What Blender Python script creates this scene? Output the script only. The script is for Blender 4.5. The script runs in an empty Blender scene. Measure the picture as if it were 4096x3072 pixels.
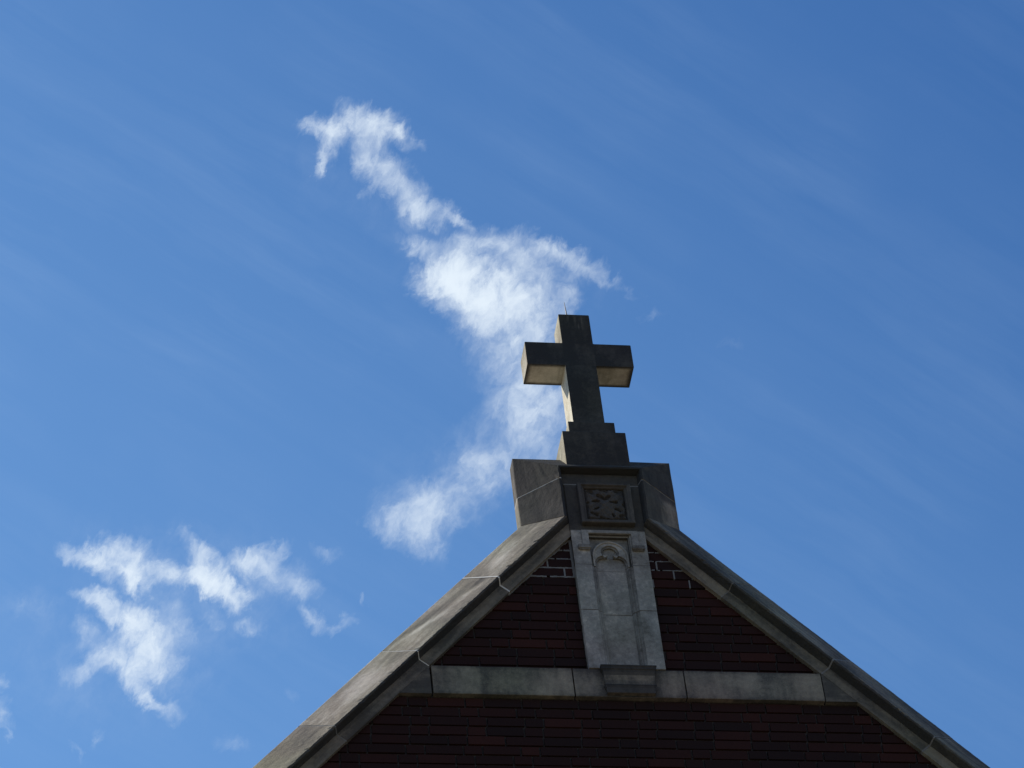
import bpy, math, random
from mathutils import Vector, Matrix
from mathutils.geometry import tessellate_polygon

random.seed(11)
SC = bpy.context.scene
COL = SC.collection
G = 16.16                      # height of the band course above the ground

# ------------------------------------------------------------------ camera
cam_d = bpy.data.cameras.new('camera')
cam = bpy.data.objects.new('camera', cam_d)
COL.objects.link(cam)
cam_d.sensor_width = 36.0
cam_d.sensor_fit = 'HORIZONTAL'
cam_d.lens = 16008.7 / 4096 * 36
cam_d.clip_start = 0.1
cam_d.clip_end = 6000
PITCH, YAW, ROLL = 0.77578, 0.22547, -0.12630
fw = Vector((math.sin(YAW) * math.cos(PITCH), math.cos(YAW) * math.cos(PITCH), math.sin(PITCH)))
rt = Vector((math.cos(YAW), -math.sin(YAW), 0))
up = rt.cross(fw)
rt2 = rt * math.cos(ROLL) + up * math.sin(ROLL)
up2 = -rt * math.sin(ROLL) + up * math.cos(ROLL)
mw = Matrix((rt2, up2, -fw)).transposed().to_4x4()
mw.translation = Vector((-4.2794, -16.7262, -14.5613 + G))
cam.matrix_world = mw
SC.camera = cam

# ------------------------------------------------------------------ light
SUN = Vector((-0.677, 0.322, 0.662)).normalized()
SUN_EL = math.asin(SUN.z)
SUN_AZ = math.atan2(SUN.x, SUN.y)
sun_d = bpy.data.lights.new('sun', 'SUN')
sun_d.energy = 4.9
sun_d.angle = math.radians(0.53)
sun_d.color = (1.0, 0.93, 0.82)
sun = bpy.data.objects.new('sun', sun_d)
COL.objects.link(sun)
sun.rotation_euler = SUN.to_track_quat('Z', 'Y').to_euler()
sun.location = (-20, 10, 40)

SC.view_settings.view_transform = 'Standard'
SC.view_settings.look = 'None'
SC.view_settings.exposure = 0.0
SC.view_settings.gamma = 1.0


class NT:
    """small helper for node trees"""
    def __init__(self, tree):
        self.t = tree
        tree.nodes.clear()

    def n(self, typ, **kw):
        nd = self.t.nodes.new(typ)
        for k, v in kw.items():
            if k == 'inp':
                for kk, vv in v.items():
                    self.put(nd, kk, vv)
            else:
                setattr(nd, k, v)
        return nd

    def put(self, nd, key, v):
        s = nd.inputs[key]
        if isinstance(v, bpy.types.NodeSocket):
            self.t.links.new(v, s)
        else:
            s.default_value = v

    def math(self, op, a, b=None, c=None, clamp=False):
        nd = self.n('ShaderNodeMath', operation=op)
        nd.use_clamp = clamp
        self.put(nd, 0, a)
        if b is not None:
            self.put(nd, 1, b)
        if c is not None:
            self.put(nd, 2, c)
        return nd.outputs[0]

    def vmath(self, op, a, b=None, s=None):
        nd = self.n('ShaderNodeVectorMath', operation=op)
        self.put(nd, 0, a)
        if b is not None:
            self.put(nd, 1, b)
        if s is not None:
            self.put(nd, 'Scale', s)
        return nd.outputs['Value'] if op in ('DOT_PRODUCT', 'LENGTH', 'DISTANCE') else nd.outputs[0]

    def noise(self, vec, scale, detail=4, rough=0.55, dist=0.0):
        nd = self.n('ShaderNodeTexNoise', inp={'Vector': vec, 'Scale': scale, 'Detail': detail,
                                               'Roughness': rough, 'Distortion': dist})
        return nd

    def mapr(self, v, a, b, c=0.0, d=1.0, smooth=False):
        nd = self.n('ShaderNodeMapRange')
        nd.interpolation_type = 'SMOOTHSTEP' if smooth else 'LINEAR'
        nd.clamp = True
        for k, vv in zip((0, 1, 2, 3, 4), (v, a, b, c, d)):
            self.put(nd, k, vv)
        return nd.outputs[0]

    def mix(self, f, a, b, mode='MIX'):
        nd = self.n('ShaderNodeMix', data_type='RGBA', blend_type=mode)
        self.put(nd, 0, f)
        self.put(nd, 6, a)
        self.put(nd, 7, b)
        return nd.outputs[2]

    def ramp(self, v, stops):
        nd = self.n('ShaderNodeValToRGB')
        e = nd.color_ramp.elements
        while len(e) > 1:
            e.remove(e[-1])
        for i, (p, c) in enumerate(stops):
            el = e[0] if i == 0 else e.new(p)
            el.position = p
            el.color = (*c, 1)
        self.put(nd, 0, v)
        return nd.outputs[0]


# ------------------------------------------------------------------ sky
# Nishita sky with thin torn clouds.  The clouds are laid out in gnomonic
# coordinates about a fixed direction of the sky (units: 1/100 of a milli-slope).
W = bpy.data.worlds.new('World')
SC.world = W
W.use_nodes = True
w = NT(W.node_tree)
sky = w.n('ShaderNodeTexSky', sky_type='NISHITA')
sky.sun_disc = False
sky.sun_elevation = SUN_EL
sky.sun_rotation = SUN_AZ
sky.altitude = 200
sky.air_density = 1.0
sky.dust_density = 0.3
sky.ozone_density = 2.0
SKY_STRENGTH = 0.15
CENTRE = Vector((0.15960, 0.69576, 0.70032)).normalized()
E1 = Vector((0.98665, -0.13579, -0.08995))
E1 = (E1 - CENTRE * E1.dot(CENTRE)).normalized()
E2 = E1.cross(CENTRE).normalized()
KS = 160.087
tc = w.n('ShaderNodeTexCoord').outputs['Generated']
dz_ = w.math('MAXIMUM', w.vmath('DOT_PRODUCT', tc, CENTRE), 0.05)
du = w.math('MULTIPLY', w.math('DIVIDE', w.vmath('DOT_PRODUCT', tc, E1), dz_), KS)
dv = w.math('MULTIPLY', w.math('DIVIDE', w.vmath('DOT_PRODUCT', tc, E2), dz_), KS)
cxy = w.n('ShaderNodeCombineXYZ', inp={0: du, 1: dv, 2: 0.0}).outputs[0]
# domain warp; the finer turbulence is drawn out into fibres
n1 = w.noise(cxy, 0.5, 2, 0.5).outputs['Color']
w1 = w.vmath('SCALE', w.vmath('SUBTRACT', n1, (0.5, 0.5, 0.5)), s=0.7)
p1 = w.vmath('ADD', cxy, w1)
fm = w.n('ShaderNodeMapping', vector_type='TEXTURE')
w.put(fm, 'Vector', p1)
fm.inputs['Rotation'].default_value = (0, 0, math.radians(62))
fm.inputs['Scale'].default_value = (1.25, 0.85, 1)
n2 = w.noise(fm.outputs[0], 1.3, 7, 0.66, 0.2).outputs['Color']
w2 = w.vmath('SCALE', w.vmath('SUBTRACT', n2, (0.5, 0.5, 0.5)), s=1.55)
p2 = w.vmath('MULTIPLY', w.vmath('ADD', p1, w2), (1, 1, 0))
CLOUD = []


def stroke_group(ox, oy, k, rows):
    for x0, y0, x1, y1, r, wt in rows:
        CLOUD.append((ox + k * x0, oy + k * y0, ox + k * x1, oy + k * y1, k * r, wt))


stroke_group(1100, 400, .7233, [
    (180, 150, 330, 150, 45, .75), (330, 150, 500, 130, 80, .9), (500, 130, 640, 170, 70, .85), (640, 170, 770, 250, 38, .8),
    (330, 200, 270, 300, 42, .6), (270, 300, 230, 395, 20, .6), (500, 230, 540, 360, 65, .55), (540, 360, 680, 450, 75, .6),
    (540, 460, 490, 545, 22, .35), (680, 430, 800, 560, 75, .55), (790, 600, 980, 640, 45, .65), (980, 640, 1070, 700, 25, .6),
    (690, 580, 800, 640, 50, .4), (720, 760, 820, 840, 38, .5), (820, 840, 1000, 860, 60, .3), (950, 800, 1100, 850, 60, .35),
    (840, 990, 1100, 950, 70, 1.5), (900, 1050, 1150, 1000, 90, 1.2), (1080, 800, 1300, 790, 70, .55), (1300, 820, 1450, 900, 90, .65),
    (1150, 1010, 1400, 1000, 90, .6), (1450, 775, 1650, 860, 48, .8), (1650, 860, 1800, 960, 44, .5), (1780, 970, 1900, 1020, 30, .26),
    (1560, 960, 1720, 980, 42, .3), (1030, 1120, 1300, 1130, 105, 1.05), (1110, 1230, 1480, 1150, 115, .65), (1390, 1050, 1520, 1250, 85, .6),
    (1160, 1340, 1500, 1320, 95, .6), (1300, 1450, 1550, 1480, 90, .45), (1570, 1060, 1660, 1100, 38, .4), (1920, 1050, 2010, 1080, 18, .22),
    (2040, 1230, 2140, 1170, 22, .2)])
stroke_group(0, 0, 1.8517, [
    (1080, 800, 1190, 880, 50, .42), (1100, 860, 1180, 960, 55, .5), (1130, 900, 1200, 870, 35, .6), (1040, 960, 1150, 1000, 50, .42),
    (1000, 1000, 1060, 1010, 35, .36), (960, 1090, 1060, 1030, 40, .38), (840, 1110, 960, 1090, 38, .55), (830, 1130, 920, 1170, 28, .6),
    (920, 1080, 940, 1190, 28, .45), (1560, 740, 1610, 745, 12, .14), (0, 1300, 110, 1320, 26, .1)])
stroke_group(0, 1972, .678, [
    (370, 350, 520, 390, 40, .75), (560, 390, 680, 320, 60, .85), (640, 420, 800, 480, 75, .9), (780, 340, 860, 420, 60, .7),
    (790, 500, 840, 580, 38, .8), (900, 490, 1100, 480, 48, .7), (1180, 380, 1240, 520, 68, .95), (1150, 490, 1300, 540, 58, .95),
    (1280, 560, 1400, 620, 52, .9), (1350, 410, 1600, 400, 48, .7), (1500, 420, 1780, 540, 75, .4), (1400, 600, 1490, 580, 32, .5),
    (1080, 270, 1200, 350, 40, .42), (1560, 340, 1690, 300, 25, .42), (1740, 560, 1840, 560, 42, .32), (1850, 340, 1960, 370, 28, .4),
    (1800, 690, 1900, 780, 38, .5), (1960, 810, 2060, 750, 28, .5), (2122, 600, 2132, 650, 14, .35), (1400, 770, 1540, 800, 28, .4),
    (1240, 730, 1300, 740, 25, .25), (470, 590, 680, 640, 36, .75), (540, 660, 720, 720, 38, .5), (700, 720, 850, 800, 70, .85),
    (810, 850, 920, 940, 105, 1.0), (760, 930, 860, 980, 75, .5), (480, 800, 560, 820, 40, .4), (560, 900, 700, 960, 60, .5),
    (400, 1100, 600, 1000, 40, .42), (600, 1010, 750, 1000, 52, .55), (760, 1050, 840, 1200, 48, .8), (840, 1200, 930, 1260, 32, .75),
    (860, 1060, 1000, 1100, 60, .32), (950, 1260, 1040, 1320, 42, .38), (1030, 700, 1070, 800, 60, .3), (0, 1260, 40, 1350, 42, .5),
    (-10, 1080, 5, 1140, 26, .4), (30, 1410, 50, 1440, 20, .3), (560, 1500, 605, 1400, 20, .35), (1300, 1480, 1420, 1490, 38, .28),
    (1715, 1180, 1730, 1200, 28, .22), (450, 1480, 490, 1560, 16, .3), (20, 670, 240, 690, 36, .1)])
stroke_group(0, 0, 1.8517, [
    (640, 330, 760, 420, 60, .12), (860, 470, 1000, 590, 70, .2), (1180, 560, 1330, 640, 60, .12), (860, 1000, 1000, 1060, 80, .12),
    (200, 1230, 420, 1330, 110, .2), (440, 1230, 640, 1300, 90, .2), (60, 1400, 240, 1520, 90, .19), (330, 1340, 420, 1540, 70, .15)])
acc = None
for x0, y0, x1, y1, r, wt in CLOUD:
    ax, ay = (x0 - 2048) / 100, (1536 - y0) / 100
    bx, by = (x1 - 2048) / 100, (1536 - y1) / 100
    ln = math.hypot(bx - ax, by - ay)
    rr = r / 100 * 1.92
    mp = w.n('ShaderNodeMapping', vector_type='TEXTURE')
    w.put(mp, 'Vector', p2)
    mp.inputs['Location'].default_value = ((ax + bx) / 2, (ay + by) / 2, 0)
    mp.inputs['Rotation'].default_value = (0, 0, math.atan2(by - ay, bx - ax))
    mp.inputs['Scale'].default_value = (rr + ln / 2, rr, 1)
    gr = w.n('ShaderNodeTexGradient', gradient_type='SPHERICAL')
    w.put(gr, 0, mp.outputs[0])
    acc = w.math('MULTIPLY', gr.outputs[1], wt) if acc is None else w.math('MULTIPLY_ADD', gr.outputs[1], wt, acc)
p3 = w.vmath('ADD', fm.outputs[0], w.vmath('SCALE', w2, s=0.5))
fb = w.noise(p3, 0.95, 9, 0.64, 0.3).outputs[0]
er = w.math('MULTIPLY', w.math('SUBTRACT', fb, 0.5), 4.0)
den = w.math('MULTIPLY', acc, w.math('MULTIPLY_ADD', er, 0.62, 0.92))
den = w.math('MAXIMUM', w.math('SUBTRACT', den, 0.03), 0.0)
# optical depth to opacity: thin rims stay veil-like, cores close up
alpha = w.math('SUBTRACT', 1.0, w.math('EXPONENT', w.math('MULTIPLY', w.math('POWER', den, 1.5), -1.08)))
# faint cirrus streaks
rot = w.n('ShaderNodeMapping', vector_type='TEXTURE')
nb = w.noise(cxy, 0.16, 3, 0.5).outputs['Color']
w.put(rot, 'Vector', w.vmath('ADD', cxy, w.vmath('SCALE', w.vmath('SUBTRACT', nb, (0.5, 0.5, 0.5)), s=1.3)))
rot.inputs['Rotation'].default_value = (0, 0, math.radians(-31))
rot.inputs['Scale'].default_value = (30, 1.7, 1)
st = w.noise(rot.outputs[0], 1.0, 7, 0.6).outputs[0]
broad = w.noise(cxy, 0.09, 3, 0.5).outputs[0]
cir = w.math('MULTIPLY', w.mapr(st, 0.40, 0.8), w.mapr(broad, 0.38, 0.62, 0.08, 1.0))
cir = w.math('MULTIPLY', cir, w.mapr(du, -20.0, 20.0, 0.10, 0.066))
base = w.vmath('MULTIPLY', sky.outputs[0], (0.41, 0.72, 1.02))
veil = w.math('MULTIPLY_ADD', du, -0.012, w.math('MULTIPLY_ADD', dv, -0.015, 0.42), clamp=True)
base = w.vmath('ADD', base, w.vmath('SCALE', (0.080 / SKY_STRENGTH, 0.135 / SKY_STRENGTH, 0.165 / SKY_STRENGTH), s=veil))
CL = 1 / SKY_STRENGTH
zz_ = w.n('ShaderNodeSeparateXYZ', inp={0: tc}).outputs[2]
hz = w.mapr(zz_, 0.0, 0.52, 0.85, 0.0, smooth=True)        # whitish haze towards the horizon, added below the view to neutralise facade light
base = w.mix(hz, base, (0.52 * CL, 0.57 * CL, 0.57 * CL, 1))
c1 = w.mix(cir, base, (0.55 * CL, 0.72 * CL, 0.95 * CL, 1))
c2 = w.mix(alpha, c1, (0.80 * CL, 0.90 * CL, 1.0 * CL, 1))
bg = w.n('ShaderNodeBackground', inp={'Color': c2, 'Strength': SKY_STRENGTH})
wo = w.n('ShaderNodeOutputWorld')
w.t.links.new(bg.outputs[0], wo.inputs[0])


# ------------------------------------------------------------------ materials
def stone_material(name, su, sv, clean=(.70, .645, .52), mid=(.262, .232, .176), soot=(.032, .0325, .0315), amount=.44, streak=.46):
    m = bpy.data.materials.new(name)
    m.use_nodes = True
    t = NT(m.node_tree)
    uv = t.n('ShaderNodeUVMap').outputs[0]
    ob = t.n('ShaderNodeTexCoord').outputs['Object']
    dirt = t.n('ShaderNodeAttribute', attribute_name='dirt').outputs['Fac']
    sm = t.n('ShaderNodeMapping', vector_type='POINT')
    t.put(sm, 'Vector', uv)
    sm.inputs['Scale'].default_value = (su, sv, 1)
    s = t.noise(sm.outputs[0], 1.0, 5, 0.6, 0.4).outputs[0]
    big = t.noise(ob, 3.2, 5, 0.6, 0.3).outputs[0]
    fine = t.noise(ob, 38, 5, 0.7).outputs[0]
    spk = t.noise(ob, 160, 3, 0.7).outputs[0]
    v = t.math('MULTIPLY_ADD', t.math('SUBTRACT', s, .5), streak, dirt)
    v = t.math('MULTIPLY_ADD', t.math('SUBTRACT', big, .5), amount * 1.5, v)
    v = t.math('MULTIPLY_ADD', t.math('SUBTRACT', fine, .5), amount * .8, v)
    v = t.math('MULTIPLY_ADD', t.math('SUBTRACT', spk, .5), amount * .45, v)
    c = t.ramp(v, [(0.0, clean), (0.42, mid), (0.72, tuple(.5 * a + .5 * b for a, b in zip((.125, .115, .095), soot))), (1.0, soot)])
    wn = t.noise(ob, 1.7, 3, .5).outputs['Color']
    c = t.mix(.16, c, wn, 'SOFT_LIGHT')
    h = t.math('ADD', t.math('MULTIPLY', fine, .6), t.math('MULTIPLY', spk, .4))
    bp = t.n('ShaderNodeBump', inp={'Strength': .75, 'Distance': .006, 'Height': h})
    b = t.n('ShaderNodeBsdfPrincipled', inp={'Base Color': c, 'Roughness': .92, 'Normal': bp.outputs[0]})
    b.inputs['Specular IOR Level'].default_value = .15
    o = t.n('ShaderNodeOutputMaterial')
    t.t.links.new(b.outputs[0], o.inputs[0])
    return m


def plain_material(name, col, rough=.9, var=.35, scale=30, bump=.3, metal=0.0):
    m = bpy.data.materials.new(name)
    m.use_nodes = True
    t = NT(m.node_tree)
    ob = t.n('ShaderNodeTexCoord').outputs['Object']
    f = t.noise(ob, scale, 5, .65).outputs[0]
    g = t.noise(ob, scale * .12, 3, .5).outputs[0]
    k = t.math('ADD', 1 - var, t.math('MULTIPLY', t.math('ADD', f, g), var))
    c = t.vmath('SCALE', (*col,), s=k)
    bp = t.n('ShaderNodeBump', inp={'Strength': bump, 'Distance': .004, 'Height': f})
    b = t.n('ShaderNodeBsdfPrincipled', inp={'Base Color': c, 'Roughness': rough, 'Metallic': metal, 'Normal': bp.outputs[0]})
    o = t.n('ShaderNodeOutputMaterial')
    t.t.links.new(b.outputs[0], o.inputs[0])
    return m


def brick_material():
    m = bpy.data.materials.new('dark_red_brick')
    m.use_nodes = True
    t = NT(m.node_tree)
    ob = t.n('ShaderNodeTexCoord').outputs['Object']
    tone = t.n('ShaderNodeAttribute', attribute_name='dirt').outputs['Fac']
    f = t.noise(ob, 45, 5, .7).outputs[0]
    g = t.noise(ob, 9, 4, .6).outputs[0]
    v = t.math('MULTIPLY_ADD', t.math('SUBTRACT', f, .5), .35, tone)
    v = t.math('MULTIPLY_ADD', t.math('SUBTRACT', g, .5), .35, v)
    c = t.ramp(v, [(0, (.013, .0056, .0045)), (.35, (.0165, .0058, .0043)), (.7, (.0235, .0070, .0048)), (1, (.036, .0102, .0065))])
    bp = t.n('ShaderNodeBump', inp={'Strength': .5, 'Distance': .004, 'Height': f})
    b = t.n('ShaderNodeBsdfPrincipled', inp={'Base Color': c, 'Roughness': .88, 'Normal': bp.outputs[0]})
    b.inputs['Specular IOR Level'].default_value = .2
    o = t.n('ShaderNodeOutputMaterial')
    t.t.links.new(b.outputs[0], o.inputs[0])
    return m


STONE = stone_material('weathered_limestone', 9, 1.6)
NICHE = stone_material('niche_limestone', 7, 2.2, mid=(.252, .248, .222), soot=(.036, .037, .037), amount=.58, streak=.42)
COPE = stone_material('coping_limestone', 2.2, 16, amount=.34, streak=.6)
MORTAR_L = plain_material('pale_mortar', (.55, .53, .48), var=.5)
MORTAR_M = plain_material('dull_mortar', (.155, .155, .148), var=.8, scale=45)
MORTAR_G = plain_material('grey_mortar', (.13, .13, .125), var=.5)
MORTAR_D = plain_material('dark_mortar', (.034, .029, .026))
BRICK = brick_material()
SLATE = plain_material('roof_slate', (.16, .14, .13), .7, .5, 8)
PAVING = plain_material('pale_paving', (.22, .175, .11), .95, .3, 3)
METAL = plain_material('grey_metal', (.22, .22, .225), .6, .2, 40, .05, 0)


# ------------------------------------------------------------------ mesh helper
class MB:
    def __init__(self):
        self.v, self.f, self.m, self.uv, self.d = [], [], [], [], []

    def face(self, pts, mat=0, dirt=.5, uv=None):
        """pts: 3-D points; dirt: number or one per corner; uv: one per corner or None = box map"""
        k = len(self.v)
        self.v += [tuple(p) for p in pts]
        self.f.append(tuple(range(k, k + len(pts))))
        self.m.append(mat)
        if uv is None:
            a, b, c = Vector(pts[0]), Vector(pts[1]), Vector(pts[2])
            n = (b - a).cross(c - a)
            ax = max(range(3), key=lambda i: abs(n[i]))
            ij = ((1, 2), (0, 2), (0, 1))[ax]
            uv = [(p[ij[0]], p[ij[1]]) for p in pts]
        self.uv += uv
        self.d += list(dirt) if isinstance(dirt, (list, tuple)) else [dirt] * len(pts)

    def box(self, x0, x1, y0, y1, z0, z1, mat=0, dirt=.5, skip=()):
        P = [(x, y, z) for z in (z0, z1) for y in (y0, y1) for x in (x0, x1)]
        for nm, q in (('front', (0, 1, 5, 4)), ('right', (1, 3, 7, 5)), ('back', (3, 2, 6, 7)), ('left', (2, 0, 4, 6)),
                      ('top', (4, 5, 7, 6)), ('bottom', (2, 3, 1, 0))):
            if nm in skip:
                continue
            dd = dirt.get(nm, dirt['all']) if isinstance(dirt, dict) else dirt
            self.face([P[i] for i in q], mat, dd)

    def plate(self, outer, y0, y1, holes=(), mat=0, dirt=.5, side_dirt=None):
        """polygon in x-z, front at y0, sides back to y1"""
        loops = [outer] + list(holes)
        flat = [p for l in loops for p in l]
        tris = tessellate_polygon([[Vector((x, z, 0)) for x, z in l] for l in loops])
        for t in tris:
            a, b, c = (flat[i] for i in t)
            if (b[0] - a[0]) * (c[1] - a[1]) - (b[1] - a[1]) * (c[0] - a[0]) < 0:
                b, c = c, b
            self.face([(p[0], y0, p[1]) for p in (a, b, c)], mat, dirt)
        for li, l in enumerate(loops):
            ar = sum(l[i - 1][0] * l[i][1] - l[i][0] * l[i - 1][1] for i in range(len(l)))
            ccw = ar > 0
            if li:
                ccw = not ccw
            for i in range(len(l)):
                a, b = l[i - 1], l[i]
                q = [(a[0], y0, a[1]), (a[0], y1, a[1]), (b[0], y1, b[1]), (b[0], y0, b[1])]
                self.face(q if ccw else q[::-1], mat, dirt if side_dirt is None else side_dirt)

    def sweep(self, secs, closed=True, cap=True, mat=0, dirt=.5, flip=False, dv=None):
        """secs: list of lists of (x,y,z,u,v)"""
        n = len(secs[0])
        for i in range(len(secs) - 1):
            for j in range(n if closed else n - 1):
                j2 = (j + 1) % n
                q = [secs[i][j], secs[i][j2], secs[i + 1][j2], secs[i + 1][j]]
                if flip:
                    q = q[::-1]
                dd = dirt(j) if callable(dirt) else dirt
                if dv is not None:
                    dd = [dd + dv(i, j), dd + dv(i, j2), dd + dv(i + 1, j2), dd + dv(i + 1, j)]
                    if flip:
                        dd = dd[::-1]
                self.face([p[:3] for p in q], mat, dd, [p[3:5] for p in q])
        if cap:
            for s, rev in ((secs[0], False), (secs[-1], True)):
                tr = tessellate_polygon([[Vector(p[:3]) for p in s]])
                for t in tr:
                    self.face([s[i][:3] for i in t], mat, .5)

    def build(self, name, mats, parent=None, bevel=0.0, merge=True, off=None):
        me = bpy.data.meshes.new(name)
        o = bpy.data.objects.new(name, me)
        COL.objects.link(o)
        base = Vector((0, 0, -G))
        if parent is not None:
            o.parent = parent
            base = Vector(parent.get('_o', (0, 0, -G)))
        me.from_pydata([tuple(Vector(v) - base) for v in self.v], [], self.f)
        for mm in mats:
            me.materials.append(mm)
        me.polygons.foreach_set('material_index', self.m)
        ul = me.uv_layers.new(name='UVMap')
        ul.data.foreach_set('uv', [c for p in self.uv for c in p])
        at = me.attributes.new('dirt', 'FLOAT', 'CORNER')  # stone grime and brick tone, plus shade painted on the niche head soffits
        at.data.foreach_set('value', self.d)
        if merge:
            import bmesh
            bm = bmesh.new()
            bm.from_mesh(me)
            bmesh.ops.remove_doubles(bm, verts=bm.verts, dist=1e-5)
            bmesh.ops.recalc_face_normals(bm, faces=bm.faces)
            bm.to_mesh(me)
            bm.free()
        if bevel:
            md = o.modifiers.new('bevel', 'BEVEL')
            md.width = bevel
            md.segments = 2
            md.limit_method = 'ANGLE'
            md.angle_limit = math.radians(40)
        me.update()
        return o


def thing(name, label, cat, origin):
    o = bpy.data.objects.new(name, None)
    COL.objects.link(o)
    o.location = Vector(origin) + Vector((0, 0, G))
    o['_o'] = tuple(origin)
    o['label'] = label
    o['category'] = cat
    return o


# ------------------------------------------------------------------ ground
g = MB()
g.face([(-2500, -2500, -G), (2500, -2500, -G), (2500, 2500, -G), (-2500, 2500, -G)])
go = g.build('ground', [PAVING])
go['kind'] = 'structure'

# ------------------------------------------------------------------ church
church = thing('church', 'dark red brick church gable with weathered grey limestone coping, niche strip and band course', 'church', (0, 0, -G))

M_ = 1.1233
HY = math.hypot(M_, 1)
ZR = 1.4033
NX, NZ = M_ / HY, 1 / HY
XE = 6.75                        # half width at the eaves
BED = .0685


def slope_z(x, p=0.0):
    return ZR - M_ * abs(x) + p * HY


# --- brick facade: real bricks in front of a mortar bed
def tone():
    r = random.random()
    return random.uniform(.0, .2) if r < .16 else random.uniform(.25, .6) if r < .72 else random.uniform(.6, .95)


def jit(a):
    return random.uniform(-a, a)


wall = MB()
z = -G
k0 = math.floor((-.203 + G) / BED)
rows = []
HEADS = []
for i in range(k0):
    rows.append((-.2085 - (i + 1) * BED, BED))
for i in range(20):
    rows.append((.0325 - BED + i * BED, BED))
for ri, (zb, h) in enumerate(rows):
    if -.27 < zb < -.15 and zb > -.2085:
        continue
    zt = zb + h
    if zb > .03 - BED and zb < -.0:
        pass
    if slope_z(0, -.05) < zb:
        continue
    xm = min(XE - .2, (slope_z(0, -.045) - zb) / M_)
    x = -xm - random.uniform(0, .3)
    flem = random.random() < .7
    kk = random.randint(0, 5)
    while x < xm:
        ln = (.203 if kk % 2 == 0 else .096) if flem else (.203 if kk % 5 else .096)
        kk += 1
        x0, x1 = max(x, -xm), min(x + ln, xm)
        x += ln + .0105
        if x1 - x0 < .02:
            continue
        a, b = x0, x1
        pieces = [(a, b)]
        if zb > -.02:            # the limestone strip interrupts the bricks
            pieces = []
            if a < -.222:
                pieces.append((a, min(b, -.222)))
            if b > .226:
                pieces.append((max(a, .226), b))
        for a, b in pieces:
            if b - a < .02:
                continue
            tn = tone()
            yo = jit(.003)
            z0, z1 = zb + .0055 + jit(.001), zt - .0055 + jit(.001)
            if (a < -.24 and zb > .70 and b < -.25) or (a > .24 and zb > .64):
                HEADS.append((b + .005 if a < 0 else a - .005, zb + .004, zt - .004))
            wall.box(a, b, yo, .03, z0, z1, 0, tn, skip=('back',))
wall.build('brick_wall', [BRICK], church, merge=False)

bed = MB()
pts = [(-XE + .2, -G), (XE - .2, -G), (XE - .2, slope_z(XE - .2, -.02)), (0, slope_z(0, -.02)), (-XE + .2, slope_z(XE - .2, -.02))]
bed.plate(pts, .012, .28, dirt=.5)
bed.build('mortar_bed', [MORTAR_D], church)

# repointed pale mortar near the apex: bed and head joints of the upper courses
mo = MB()
for sgn in (-1, 1):
    beds = (.7175, .786, .8545, .923, .9915) if sgn < 0 else (.786, .8545, .923)
    for zc in beds:
        xi = .222 if sgn < 0 else .226
        xo = (slope_z(0, -.08) - zc) / M_
        n = 14
        for i in range(n):
            a, b = xi + (xo - xi) * i / n, xi + (xo - xi) * (i + 1) / n
            hh = (.0046 if sgn < 0 else .0034) + jit(.0016)
            if random.random() < (.04 if sgn < 0 else .14):
                continue
            mo.box(min(sgn * a, sgn * b), max(sgn * a, sgn * b), -.0005 + jit(.001), .013, zc - hh, zc + hh, 1 if random.random() < .18 else 0)
    z0 = (.71 if sgn < 0 else .62)
    for i in range(16):
        za = z0 + (1.0 - z0) * i / 16
        e = .2225 + abs(jit(.002)) + (.005 if sgn < 0 else .004)
        mo.box(min(sgn * .215, sgn * e), max(sgn * .215, sgn * e), -.004, .013, za, za + (1.0 - z0) / 16 - .0006, 1)
    zlo = .56 if sgn < 0 else .66
    n = 26
    for i in range(n):
        za, zb2 = zlo + (1.0 - zlo) * i / n, zlo + (1.0 - zlo) * (i + 1) / n
        if sgn > 0 and random.random() < .6:
            continue
        wdt = (.014 if sgn < 0 else .008) + jit(.005)
        xa, xb = [(slope_z(0, -.09) - q) / M_ for q in (za, zb2)]
        q = [(sgn * xa, -.004, za), (sgn * (xa - wdt), -.003, za), (sgn * (xb - wdt), -.003, zb2), (sgn * xb, -.004, zb2)]
        mo.face(q if sgn > 0 else q[::-1], 1)
for sgn in (-1, 1):                # ragged remains in the courses below
    for zc in (.649, .5805, .512):
        for i in range(5):
            xc = sgn * random.uniform(.24, (slope_z(0, -.1) - zc) / M_)
            if random.random() < .0:
                mo.box(xc - random.uniform(.01, .04), xc + random.uniform(.01, .04), .004, .013, zc - .004, zc + .003, 1)
for x, z0, z1 in HEADS:
    hw = .0048 if x < 0 else .004
    mo.box(x - hw + jit(.001), x + hw, -.0005, .013, z0, z1, 0)
mo.build('pale_pointing', [MORTAR_M, MORTAR_G], church, merge=False)


# --- coping: one moulded profile carried up the slopes, up the kneelers and across the apex
def prof(frieze=.095):
    P = [(-frieze, .02), (-frieze, -.026), (-.027, -.026), (-.0245, -.034), (-.021, -.046), (-.0175, -.058), (-.015, -.067),
         (-.013, -.074), (-.0115, -.0795), (-.001, -.081), (.002, -.0795)]
    for i in range(1, 12):
        t = i / 12
        P.append((.2248 * t, -.081 + .188 * t))
    P += [(.222, .105), (.2248, .109), (.2248, .205), (.0, .385), (-frieze, .385)]
    return P


PROF = prof()
NP = len(PROF)
VL = [0.0]
for i in range(1, NP):
    VL.append(VL[-1] + math.hypot(PROF[i][0] - PROF[i - 1][0], PROF[i][1] - PROF[i - 1][1]))
WASH0, WASH1 = 9, 23


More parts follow.
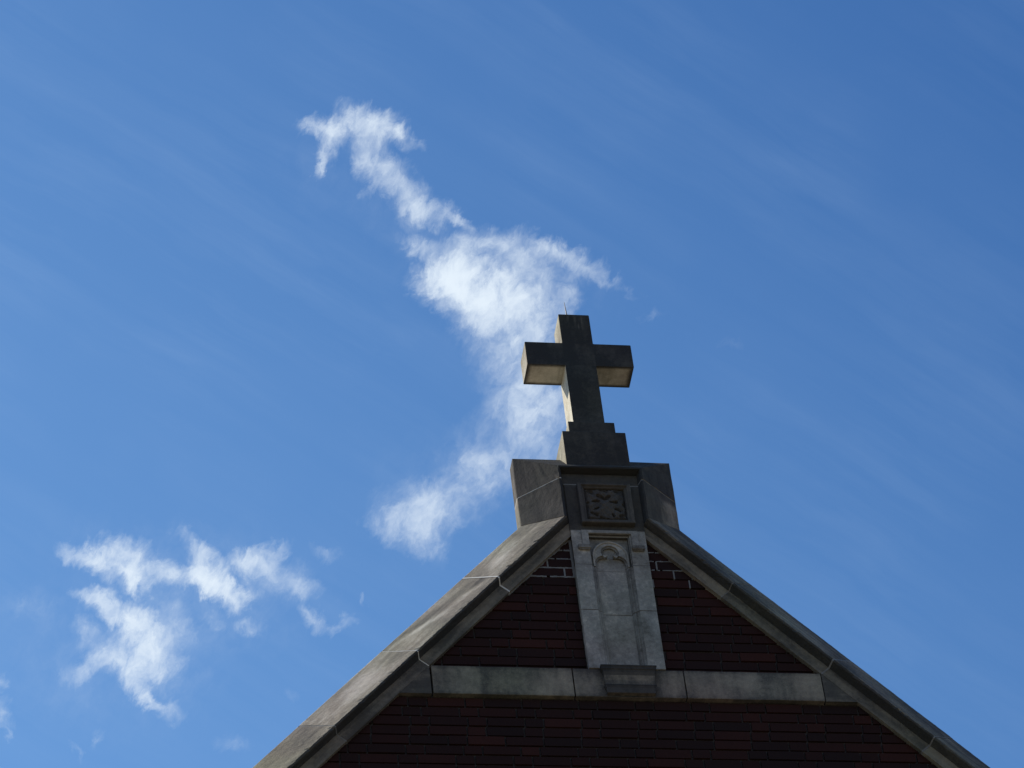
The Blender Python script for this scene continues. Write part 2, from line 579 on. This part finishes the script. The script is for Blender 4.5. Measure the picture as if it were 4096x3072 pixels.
def lerp_secs(s0, s1, n, u0, amp=.0011):
    out = []
    ph = [random.uniform(0, 6.3) for _ in range(4)]
    yo = jit(.0022)
    for i in range(n + 1):
        t = i / n
        sec = []
        chip = random.uniform(.003, .009) if n > 20 and random.random() < .09 else 0
        lw = .0016 * math.sin(5 * t + ph[0]) + .0011 * math.sin(13 * t + ph[1])
        for j in range(NP):
            a, b = s0[j], s1[j]
            p = [a[c] * (1 - t) + b[c] * t for c in range(3)]
            if 2 <= j <= 23:
                e = amp * (2.2 if j in (9, 10, 22, 23) else 1)
                p = [c + jit(e) * (.35 if 20 <= j else 1) for c in p]
                if j > 4:
                    p[1] += yo + lw
                p[1] += (chip if j in (8, 9, 10) else 0)
                p[2] += lw * .7 + (chip * .5 if 8 <= j <= 9 else 0)
            u = u0 + t * math.dist(s0[9], s1[9])
            sec.append((*p, u, VL[j]))
        out.append(sec)
    return out


def sec_slope(sgn, xj, shift=0.0):
    """section square to the slope at arris abscissa xj, moved by shift down the slope"""
    x0 = xj + shift / HY
    z0 = slope_z(x0)
    return [(sgn * (x0 + NX * p), y, z0 + NZ * p) for p, y in PROF]


def sec_miter(sgn, zs=0.0):
    return [(sgn * (.25 + p), y, 1.4033 - M_ * (.25 + p) + p * HY + zs) for p, y in PROF]


def sec_vert(sgn, z):
    return [(sgn * (.25 + p), y, z) for p, y in PROF]


def sec_corner(sgn):
    return [(sgn * (.25 + p), y, 1.528 + p) for p, y in PROF]


def cope_dirt(wash, front):
    def f(j):
        if WASH0 <= j < 22:
            return wash
        if 22 <= j <= 23:
            return max(.1, wash - .2)
        return front + (.36 if 2 <= j < 7 else .22 if 7 <= j < 9 else 0)  # cove courses set darker than the frieze
    return f


def mortar_between(mb, s0, s1, mat, inset=.0022):
    """mortar filling a joint, a little behind the stone face"""
    out = []
    for s in (s0, s1):
        sec = []
        for j, (x, y, zz) in enumerate(s):
            sec.append((x, y + (inset if 1 <= j <= 22 else -inset), zz - (inset * .6 if 8 < j < 25 else 0), 0, VL[j]))
        out.append(sec)
    mb.sweep(out, True, False, mat, .5)


JOINTS = [.687, 1.195, 1.691]
while JOINTS[-1] + .504 < XE:
    JOINTS.append(JOINTS[-1] + .504)
GAP = .0040
for sgn in (-1, 1):
    # kneeler block
    b = MB()
    wd, fd = (.78, .80) if sgn < 0 else (.80, .82)

    def kd(ii, j, sgn=sgn):
        if not 9 <= j <= 22:
            return 0
        t, a = ii / 8, (j - 9) / 13
        if sgn > 0:                      # rain-washed patch on the outer lower corner
            k = min(1, max(0, (a - .42 + .12 * (t - .5)) / .16)) * min(1, max(0, (t - .08) / .2))
            return -.30 * k
        return .10 - .16 * t * (.4 + .6 * a) + .04 * math.sin(7 * a + 4 * t)
    b.sweep(lerp_secs(sec_vert(sgn, 1.43 - GAP), sec_miter(sgn, .0012), 8, 3 + sgn, .0006), dirt=cope_dirt(wd, fd), dv=kd)
    mortar_between(b, sec_vert(sgn, 1.43 + GAP), sec_vert(sgn, 1.43 - GAP), 1)
    b.build('kneeler_stone', [COPE, MORTAR_L if sgn < 0 else MORTAR_M], church)
    # slope stones
    xs = [None] + JOINTS
    for i in range(len(JOINTS)):
        b = MB()
        s1 = sec_slope(sgn, JOINTS[i], -GAP)
        s0 = sec_miter(sgn, -.0012) if i == 0 else sec_slope(sgn, JOINTS[i - 1], GAP)
        wd = (.50, .46, .42)[i % 3] if sgn < 0 else .62 + jit(.05)
        fd = ((.60, .64, .70)[i % 3] if sgn < 0 else (.60, .64, .70)[i % 3]) + jit(.02)
        nn = 44
        ph = random.uniform(0, 6)

        def dv(ii, j, i=i, sgn=sgn, nn=nn, ph=ph):
            if not 9 <= j <= 22:
                return 0
            t, a = ii / nn, (j - 9) / 13
            e = .05 * math.sin(5 * t + ph + 3 * a)
            if sgn < 0 and i == 1:       # pale run-off stain slanting over this stone
                c = .22 + .62 * t + .05 * math.sin(9 * t)
                e -= (.30 - .1 * t) * math.exp(-((a - c) / .085) ** 2) * min(1, t * 6)
                e += .10 * math.exp(-((a - c - .2) / .13) ** 2)
            if sgn < 0 and i == 0:
                e -= .16 * math.exp(-((a - .45 - .2 * math.sin(4 * t)) / .16) ** 2) * (.4 + .6 * math.sin(t * 3))
            if sgn < 0 and i == 2:
                e -= .14 * math.exp(-((a - .4 - .12 * math.sin(3 * t)) / .2) ** 2) * math.sin(min(1, t * 1.3) * 3.1)
            return e
        b.sweep(lerp_secs(s0, s1, nn, i * 1.7 + 9 * sgn, .0008), dirt=cope_dirt(wd, fd), dv=dv)
        pale = MORTAR_L if sgn < 0 and i < 2 else MORTAR_M
        proud = (i == 0 and sgn < 0) or (sgn > 0 and i in (1, 2))
        gw = .0062 if proud else GAP
        mortar_between(b, sec_slope(sgn, JOINTS[i], -gw), sec_slope(sgn, JOINTS[i], gw * .6), 1, -.0008 if proud else .0018)
        if i == 2:               # this stone widens into the end of the band course
            xb, xl = 1.122, 1.3053
            z2 = -.203
            poly = [(xb, -.001), (xb, z2), (xl, z2), (xl + .010, z2 + .004), (xb + .012, .003)]
            poly = [(sgn * x, zz) for x, zz in poly]
            b.plate(poly, -.0240, .02, dirt=fd)
        b.build('coping_stone', [COPE, pale], church)
# apex stone
b = MB()
path = [sec_vert(-1, 1.43 + GAP), sec_corner(-1), sec_corner(1), sec_vert(1, 1.43 + GAP)]
secs = lerp_secs(path[0], path[1], 3, 20)
secs += lerp_secs(path[1], path[2], 8, 21)[1:]
secs += lerp_secs(path[2], path[3], 3, 22)[1:]
b.sweep(secs, dirt=cope_dirt(.88, .95))
b.build('apex_stone', [COPE], church)

# --- band course
for x0, x1, dt in ((-1.118, -.313, .58), (-.313, .324, .60), (.324, 1.119, .57)):
    b = MB()
    gl, gr_ = (.0075 if x0 < -1 else .004), .004
    n = 10
    xs = [x0 + gl + (x1 - gr_ - x0 - gl) * i / n for i in range(n + 1)]
    zt = [0.0 + jit(.0012) for _ in xs]
    zb_ = [-.203 + jit(.0015) for _ in xs]
    for i in range(n):
        dl = [dt] * 4
        if x0 < 0 < x1:
            dl = [dt + .34 * max(0, 1 - abs(q) / .25) for q in (xs[i], xs[i + 1], xs[i + 1], xs[i])]
        rws = [(0, .10), (.12, .0), (.5, -.03), (.86, .02), (1, .14)]
        for (r0, d0), (r1, d1) in zip(rws, rws[1:]):
            q = []
            for ii, rr_ in ((i, r0), (i + 1, r0), (i + 1, r1), (i, r1)):
                q.append((xs[ii], -.026, zb_[ii] + (zt[ii] - zb_[ii]) * rr_))
            b.face(q, 0, [dl[0] + d0, dl[1] + d0, dl[1] + d1, dl[0] + d1])
        b.face([(xs[i], -.026, zt[i]), (xs[i + 1], -.026, zt[i + 1]), (xs[i + 1], .02, zt[i + 1]), (xs[i], .02, zt[i])], 0, dt + .1)
        b.face([(xs[i], .02, zb_[i]), (xs[i + 1], .02, zb_[i + 1]), (xs[i + 1], -.026, zb_[i + 1]), (xs[i], -.026, zb_[i])], 0, dt + .1)
    b.face([(xs[0], .02, zb_[0]), (xs[0], -.026, zb_[0]), (xs[0], -.026, zt[0]), (xs[0], .02, zt[0])], 0, dt)
    b.face([(xs[-1], -.026, zb_[-1]), (xs[-1], .02, zb_[-1]), (xs[-1], .02, zt[-1]), (xs[-1], -.026, zt[-1])], 0, dt)
    b.build('band_stone', [STONE], church, bevel=.003)

# --- niche strip
XO = .004
YF = -.034
HW = .2195


def rect(x0, x1, z0, z1):
    return [(x0, z0), (x1, z0), (x1, z1), (x0, z1)]


JW = .121                        # half width of the sunk niche
strip = MB()
mats_strip = [NICHE, MORTAR_M, MORTAR_D]
for z0, z1, dt in ((.0015, .4375, .45), (.4425, .785, .42)):
    for s in (-1, 1):
        xa, xb = (XO - HW, XO - JW) if s < 0 else (XO + JW, XO + HW)
        dd = dt + jit(.03) + (.06 if s > 0 else 0)
        strip.plate(rect(xa, xb, z0, z1), YF, .02, dirt=dd)
        # moulded jamb
        jp = [(.121, -.034), (.1165, -.027), (.110, -.022), (.1065, -.0215), (.1065, -.0165), (.103, -.0155), (.0995, -.0175), (.0955, -.0165),
              (.093, -.012), (.0925, -.0075), (.088, -.0065), (.0835, .0095), (.0835, .02), (.121, .02)]
        secs = [[(XO + s * x, y, zz, x * 3, zz) for x, y in jp] for zz in (z0, z1)]
        strip.sweep(secs, True, True, 0, dd + .08)
    strip.plate(rect(XO - .085, XO + .085, z0 - .0005, (z1 if z1 < .5 else .7725)), .0095, .02, dirt=dt)
# head stone with the trefoil
HZ0, HZ1 = .790, 1.0515
strip.plate([(XO - HW, HZ0), (XO - JW, HZ0), (XO - JW, 1.026), (XO + JW, 1.026), (XO + JW, HZ0), (XO + HW, HZ0), (XO + HW, HZ1), (XO - HW, HZ1)],
            YF, .02, dirt=.45, side_dirt=.78)  # reveal and soffit sides darkened: shade painted into the stone colour
strip.plate([(XO - JW - .02, HZ0), (XO - JW + .006, HZ0), (XO - JW + .006, 1.012), (XO + JW - .006, 1.012), (XO + JW - .006, HZ0), (XO + JW + .02, HZ0),
             (XO + JW + .02, 1.04), (XO - JW - .02, 1.04)], -.0235, .02, dirt=.52, side_dirt=.8)  # inner step has the same painted shade on its sides


def arc(cx, cz, r, a0, a1, n):
    return [(cx + r * math.cos(math.radians(a0 + (a1 - a0) * i / n)), cz + r * math.sin(math.radians(a0 + (a1 - a0) * i / n))) for i in range(n + 1)]


def trefoil(grow=0.0):
    # from left springing over the three lobes to the right springing
    L = arc(-.032, .818, .052 + grow, 180, 74, 9)
    T = arc(0, .904, .042 + grow, 230, -50, 18)
    Rr = [(-x, zz) for x, zz in L][::-1]
    return [(-(.084 + grow), .7895)] + L + T + Rr + [(.084 + grow, .7895)]


def arch(hw, top, n=14):
    """slightly pointed arch outline from left to right"""
    zs = .872
    hgt = top - zs
    r = (hw * hw + hgt * hgt) / (2 * hw)
    pts = []
    a1 = math.asin(min(1, hgt / r))
    for i in range(n + 1):
        a = a1 * i / n
        pts.append((-(hw) + r * (1 - math.cos(a)), zs + r * math.sin(a)))
    R2 = [(-x, zz) for x, zz in pts][::-1][1:]
    return [(-hw, .7895)] + pts + R2 + [(hw, .7895)]


tf = [(XO + x, zz) for x, zz in trefoil()]
strip.plate([(XO - .126, .7895)] + tf + [(XO + .126, .7895), (XO + .126, 1.02), (XO - .126, 1.02)], -.004, .02, dirt=.58, side_dirt=.6)
tf2 = [(XO + x, zz) for x, zz in trefoil(.011)]
ao = [(XO + x, zz) for x, zz in arch(.1065, .988)]
strip.plate(tf2 + ao[::-1], -.0135, .0, dirt=.42, side_dirt=.5)
# roll following the arch
ctr = [(XO + x, zz) for x, zz in arch(.1005, .982)]
secs = []
for i, (x, zz) in enumerate(ctr):
    a = ctr[max(0, i - 1)]
    c = ctr[min(len(ctr) - 1, i + 1)]
    tx, tz = c[0] - a[0], c[1] - a[1]
    l = math.hypot(tx, tz)
    nx, nz = -tz / l, tx / l
    secs.append([(x + nx * .0065 * math.cos(t), -.0145 - .0065 * math.sin(t), zz + nz * .0065 * math.cos(t), i * .02, j * .01)
                 for j, t in enumerate([math.pi * 2 * q / 8 for q in range(8)])])
strip.sweep(secs, True, True, 0, .4)
strip.plate(rect(XO - .1, XO + .1, .7765, 1.02), .0095, .02, dirt=.46)
# joints of the strip
strip.box(XO - HW + .001, XO - JW, YF + .0015, .018, .785, .790, 1)
strip.box(XO + JW, XO + HW - .001, YF + .0015, .018, .785, .790, 1)
strip.box(XO - .12, XO + .12, .0106, .018, .7715, .7775, 1)
for s in (-1, 1):
    xa, xb = (XO - HW + .002, XO - .09) if s < 0 else (XO + .09, XO + HW - .002)
    strip.box(xa, xb, -.004, .018, .4365, .4435, 2)
strip.build('niche_surround', mats_strip, church, bevel=.0015)

hood = MB()
HX = .166
HI = .1255
hood.plate([(XO + .006 - HX, .925), (XO + .006 - HI, .925), (XO + .006 - HI, 1.024), (XO + .006 + HI, 1.024), (XO + .006 + HI, .925), (XO + .006 + HX, .925),
            (XO + .006 + HX, 1.047), (XO + .006 - HX, 1.047)], -.048, -.0345, dirt=.52)
for s in (-1, 1):
    c = XO + .006
    xa, xb = (c - .196, c - .121) if s < 0 else (c + .121, c + .196)
    hood.box(xa, xb, -.053, -.0345, .904, .931, 0, {'all': .66, 'bottom': .52})
    hood.box(xa + .006, xb - .006, -.047, -.0345, .8965, .904, 0, {'all': .66, 'bottom': .52})
hood.build('hood_mould', [NICHE], church, bevel=.002)

# corbel under the niche
cb = MB()
lev = [(.0015, .150, -.058), (.0015, .160, -.066), (-.007, .160, -.068), (-.011, .157, -.0645), (-.027, .157, -.0645), (-.031, .152, -.060), (-.045, .149, -.0585),
       (-.066, .1455, -.054), (-.100, .1425, -.0495), (-.131, .1415, -.048), (-.1335, .147, -.0555), (-.140, .1475, -.057), (-.143, .145, -.055), (-.155, .143, -.0535),
       (-.158, .140, -.0525), (-.193, .1385, -.0515)]
loops = []
for zz, hw, y in lev:
    d = -y - .026
    e = hw - (.160 - .040) * 0
    loops.append([(XO - hw, -.02, zz), (XO - hw, y, zz), (XO + hw, y, zz), (XO + hw, -.02, zz)])
dts = [.9, .98, .98, .98, .98, .95, .86, .70, .74, .92, 1.0, 1.0, .95, .90, .86]
for i in range(len(loops) - 1):
    a, c = loops[i], loops[i + 1]
    for j in range(3):
        cb.face([c[j], c[j + 1], a[j + 1], a[j]], 0, dts[i])
cb.face(loops[0], 0, .8)
cb.face(loops[-1][::-1], 0, .7)
cb.build('corbel', [STONE], church, bevel=.001)

# --- carved panel above the niche
pn = MB()
pn.plate(rect(XO - .2215, XO + .2215, 1.0585, 1.4155), YF, .02, dirt=.88)
pn.plate(rect(XO - .235, XO + .235, 1.4205, 1.515), YF + .001, .02, dirt=.86)
pn.box(XO - .219, XO + .219, YF + .0012, .018, 1.0515, 1.0585, 1)
pn.box(XO - .225, XO - .145, YF - .0006, .018, 1.4145, 1.4215, 1)
pn.box(XO + .165, XO + .225, YF - .0006, .018, 1.4145, 1.4215, 1)
pan = pn.build('carved_panel', [STONE, MORTAR_M], church)
fr = MB()
PC = .0115
ox, oz0, oz1 = .158, 1.090, 1.405
steps = [(0, -.034), (0, -.066), (.004, -.070), (.019, -.070), (.023, -.066), (.028, -.058), (.036, -.054), (.040, -.046), (.041, -.030)]
loops = []
for d, y in steps:
    loops.append([(PC - ox + d, y, oz0 + d), (PC + ox - d, y, oz0 + d), (PC + ox - d, y, oz1 - d * .75), (PC - ox + d, y, oz1 - d * .75)])
for i in range(len(loops) - 1):
    for j in range(4):
        j2 = (j + 1) % 4
        fr.face([loops[i][j], loops[i][j2], loops[i + 1][j2], loops[i + 1][j]], 0, .84 - (.08 if j == 1 else 0))
fo = fr.build('panel_frame', [STONE], pan, bevel=.001)

SLITS = [(-.35, .50, -.16, .40, .075), (-.16, .40, -.02, .29, .065), (-.02, .29, .20, .50, .07),
         (-.62, .15, -.45, .18, .055), (-.45, .18, -.31, .13, .045), (.26, .15, .37, .12, .05), (.37, .12, .56, .10, .06),
         (-.57, -.34, -.43, -.27, .05), (.46, -.31, .63, -.46, .055), (-.72, -.57, -.52, -.72, .07), (.31, -.64, .34, -.78, .045),
         (.70, -.79, .83, -.72, .075), (-.86, .08, -.84, .02, .04), (.88, -.03, .97, -.24, .05), (-.80, .82, -.64, .72, .09),
         (.62, .80, .78, .86, .09), (-.14, .86, .1, .84, .08), (-.30, -.86, -.2, -.96, .06), (0.0, -.95, .1, -.97, .05)]
BUMPS = [(-.55, .42, .22, .35), (.58, .42, .22, .35), (-.72, -.08, .2, .4), (.76, -.12, .2, .4), (-.42, -.5, .2, .45), (.5, -.66, .2, .45),
         (-.18, .05, .2, .3), (.2, .02, .2, .3), (0, -.25, .34, .45), (-.8, -.8, .18, .3), (.85, -.9, .15, .3), (0, .62, .2, .3), (-.3, .7, .2, .3), (.35, .72, .2, .3)]


def relief(u, v):
    u += .02 * math.sin(9 * v + 1)
    v += .02 * math.sin(8 * u)
    h = .55
    for cx, cy, r, hh in BUMPS:
        h += hh * math.exp(-((u - cx) ** 2 + (v - cy) ** 2) / (r * r)) * .8
    for x0, y0, x1, y1, r in SLITS:
        dx, dy = x1 - x0, y1 - y0
        t = max(0, min(1, ((u - x0) * dx + (v - y0) * dy) / (dx * dx + dy * dy)))
        d = math.hypot(u - x0 - t * dx, v - y0 - t * dy) / (r * 1.15)
        if d < 1.25:
            h *= max(0, (d / 1.25)) ** 2.5
    h += .10 * math.sin(13 * u + 4 * v) * math.sin(12 * v - 3 * abs(u)) + .05 * math.sin(31 * u) * math.sin(27 * v + 9 * u)
    e = min(1 - abs(u), 1 - abs(v))
    return h * min(1, max(0, e / .12))


NXg = 92
rg = [[None] * (NXg + 1) for _ in range(NXg + 1)]
x0, x1, z0, z1 = PC - .119, PC + .119, 1.129, 1.377
for i in range(NXg + 1):
    for j in range(NXg + 1):
        u, v = -1 + 2 * i / NXg, -1 + 2 * j / NXg
        rg[i][j] = (x0 + (x1 - x0) * i / NXg, -.0355 - .027 * relief(u, v), z0 + (z1 - z0) * j / NXg)
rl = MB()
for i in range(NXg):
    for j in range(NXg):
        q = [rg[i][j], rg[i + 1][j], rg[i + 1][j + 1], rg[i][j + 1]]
        rl.face(q, 0, [.94 - max(0, (-.0355 - p[1])) * 4 for p in q])  # darker deep in the carving, lighter on raised tops
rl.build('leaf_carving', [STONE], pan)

# --- parapet back, roof and the side walls of the nave
rf = MB()
L_ = 26
for sgn in (-1, 1):
    q = [(0, .3, slope_z(0, -.05)), (0, L_, slope_z(0, -.05)), (sgn * (XE + .25), L_, slope_z(XE + .25, -.05)), (sgn * (XE + .25), .3, slope_z(XE + .25, -.05))]
    rf.face(q if sgn < 0 else q[::-1])
    q2 = [(p[0], p[1], p[2] - .2) for p in q]
    rf.face(q2[::-1] if sgn < 0 else q2)
    a = sgn * (XE + .25)
    z_ = slope_z(XE + .25, -.05)
    rf.face([(a, .3, z_), (a, .3, z_ - .2), (a, L_, z_ - .2), (a, L_, z_)])
rf.build('roof', [SLATE], church)
sw = MB()
zt = slope_z(XE - .2, -.2)
sw.box(-XE + .2, -XE + .6, .29, L_ - .2, -G, zt, 0, .5)
sw.box(XE - .6, XE - .2, .29, L_ - .2, -G, zt, 0, .5)
sw.plate([(-XE + .6, -G), (XE - .6, -G), (XE - .6, zt), (0, slope_z(0, -.3)), (-XE + .6, zt)], L_ - .5, L_ - .3, dirt=.5)
sw.build('nave_wall', [BRICK], church)

# ------------------------------------------------------------------ cross on the apex
CX = .003
cross = thing('stone_cross', 'soot black stone cross with cream sides on stepped base at gable apex', 'cross', (CX, .12, 1.60))
A_, AH = .0955, .3285
ZT, ZA, ZB, ZS = 2.923, 2.671, 2.482, 1.95
Y0, Y1 = .030, .208
cr = MB()


def grid_face(p00, p10, p11, p01, nu, nv, fd):
    P = [[Vector(p00).lerp(Vector(p10), i / nu).lerp(Vector(p01).lerp(Vector(p11), i / nu), j / nv) for j in range(nv + 1)] for i in range(nu + 1)]
    for i in range(nu):
        for j in range(nv):
            q = [P[i][j], P[i + 1][j], P[i + 1][j + 1], P[i][j + 1]]
            cr.face(q, 0, [fd(a / nu, b / nv) for a, b in ((i, j), (i + 1, j), (i + 1, j + 1), (i, j + 1))])


SOOT = .95
front = lambda a, b: SOOT


def rim(a, b):                   # soot creeping in from the edges of the soffits
    d = min(a, 1 - a, b * 1.0, (1 - b) * 1.0)
    return .88 - .62 * min(1, max(0, (d - .02) / .12))


L, Rr = CX - A_, CX + A_
LL, RR = CX - AH, CX + AH
# fronts and backs
for y, rev in ((Y0, False), (Y1, True)):
    for x0, x1, z0, z1 in ((L, Rr, ZS, ZB), (L, Rr, ZB, ZA), (L, Rr, ZA, ZT), (LL, L, ZB, ZA), (Rr, RR, ZB, ZA)):
        n, m = 6, 6
        if rev:
            cr.face([(x1, y, z0), (x0, y, z0), (x0, y, z1), (x1, y, z1)], 0, .4)
        else:
            top = z1 == ZT
            dr = [(.52, .80, .035, .20), (.74, .74, .03, .22), (.30, .9, .03, .12), (.62, .60, .02, .12)]
            grid_face((x0, y, z0), (x1, y, z0), (x1, y, z1), (x0, y, z1), 26 if top else 6, 26 if top else 6,
                      (lambda a, b: SOOT - sum(.3 * math.exp(-((a - c) / wd_) ** 2 - ((b - d) / ht) ** 2) for c, d, wd_, ht in dr)) if top
                      else (lambda a, b: SOOT + .06 * math.sin(5 * a + 3 * b + x0 * 9)))
# lower shaft sides
grid_face((L, Y1, ZS), (L, Y0, ZS), (L, Y0, ZB), (L, Y1, ZB), 6, 10, lambda a, b: .10 + .10 * b)
cr.face([(Rr, Y0, ZS), (Rr, Y1, ZS), (Rr, Y1, ZB), (Rr, Y0, ZB)], 0, .5)
# upper shaft sides
cr.face([(L, Y1, ZA), (L, Y0, ZA), (L, Y0, ZT), (L, Y1, ZT)], 0, .40)
cr.face([(Rr, Y0, ZA), (Rr, Y1, ZA), (Rr, Y1, ZT), (Rr, Y0, ZT)], 0, .5)
# ends
cr.face([(LL, Y1, ZB), (LL, Y0, ZB), (LL, Y0, ZA), (LL, Y1, ZA)], 0, .36)
cr.face([(RR, Y0, ZB), (RR, Y1, ZB), (RR, Y1, ZA), (RR, Y0, ZA)], 0, .6)
# soffits
grid_face((LL, Y1, ZB), (L, Y1, ZB), (L, Y0, ZB), (LL, Y0, ZB), 24, 20, lambda a, b: rim(a, b) if a < .9 else rim(.5, b) + .25 * (a - .9))
grid_face((Rr, Y1, ZB), (RR, Y1, ZB), (RR, Y0, ZB), (Rr, Y0, ZB), 24, 20, lambda a, b: rim(a, b) if a > .1 else rim(.5, b) + .25 * (.1 - a))
# tops
for x0, x1, zz in ((LL, L, ZA), (Rr, RR, ZA), (L, Rr, ZT)):
    cr.face([(x0, Y0, zz), (x1, Y0, zz), (x1, Y1, zz), (x0, Y1, zz)], 0, .8)
cr.build('cross_body', [STONE], cross, bevel=.005)

ba = MB()
ba.box(CX - .141, CX + .141, -.020, .26, 1.83, 1.954, 0, {'all': .5, 'front': .93, 'left': .35, 'top': .8})
ba.box(CX - .190, CX + .193, -.045, .285, 1.553, 1.848, 0, {'all': .5, 'front': .94, 'left': .42, 'top': .8})
ba.build('stepped_base', [STONE], cross, bevel=.004)
rod = MB()
n = 8
pz = [(-.0185, 2.915, .0062), (-.0225, 3.0, .0048), (-.0270, 3.105, .0016)]
secs = [[(x + r * math.cos(2 * math.pi * i / n), .10 + r * math.sin(2 * math.pi * i / n), zz, 0, 0) for i in range(n)] for x, zz, r in pz]
rod.sweep(secs, True, True)
rod.build('metal_spike', [METAL], cross)
for o in (church, cross):
    del o['_o']
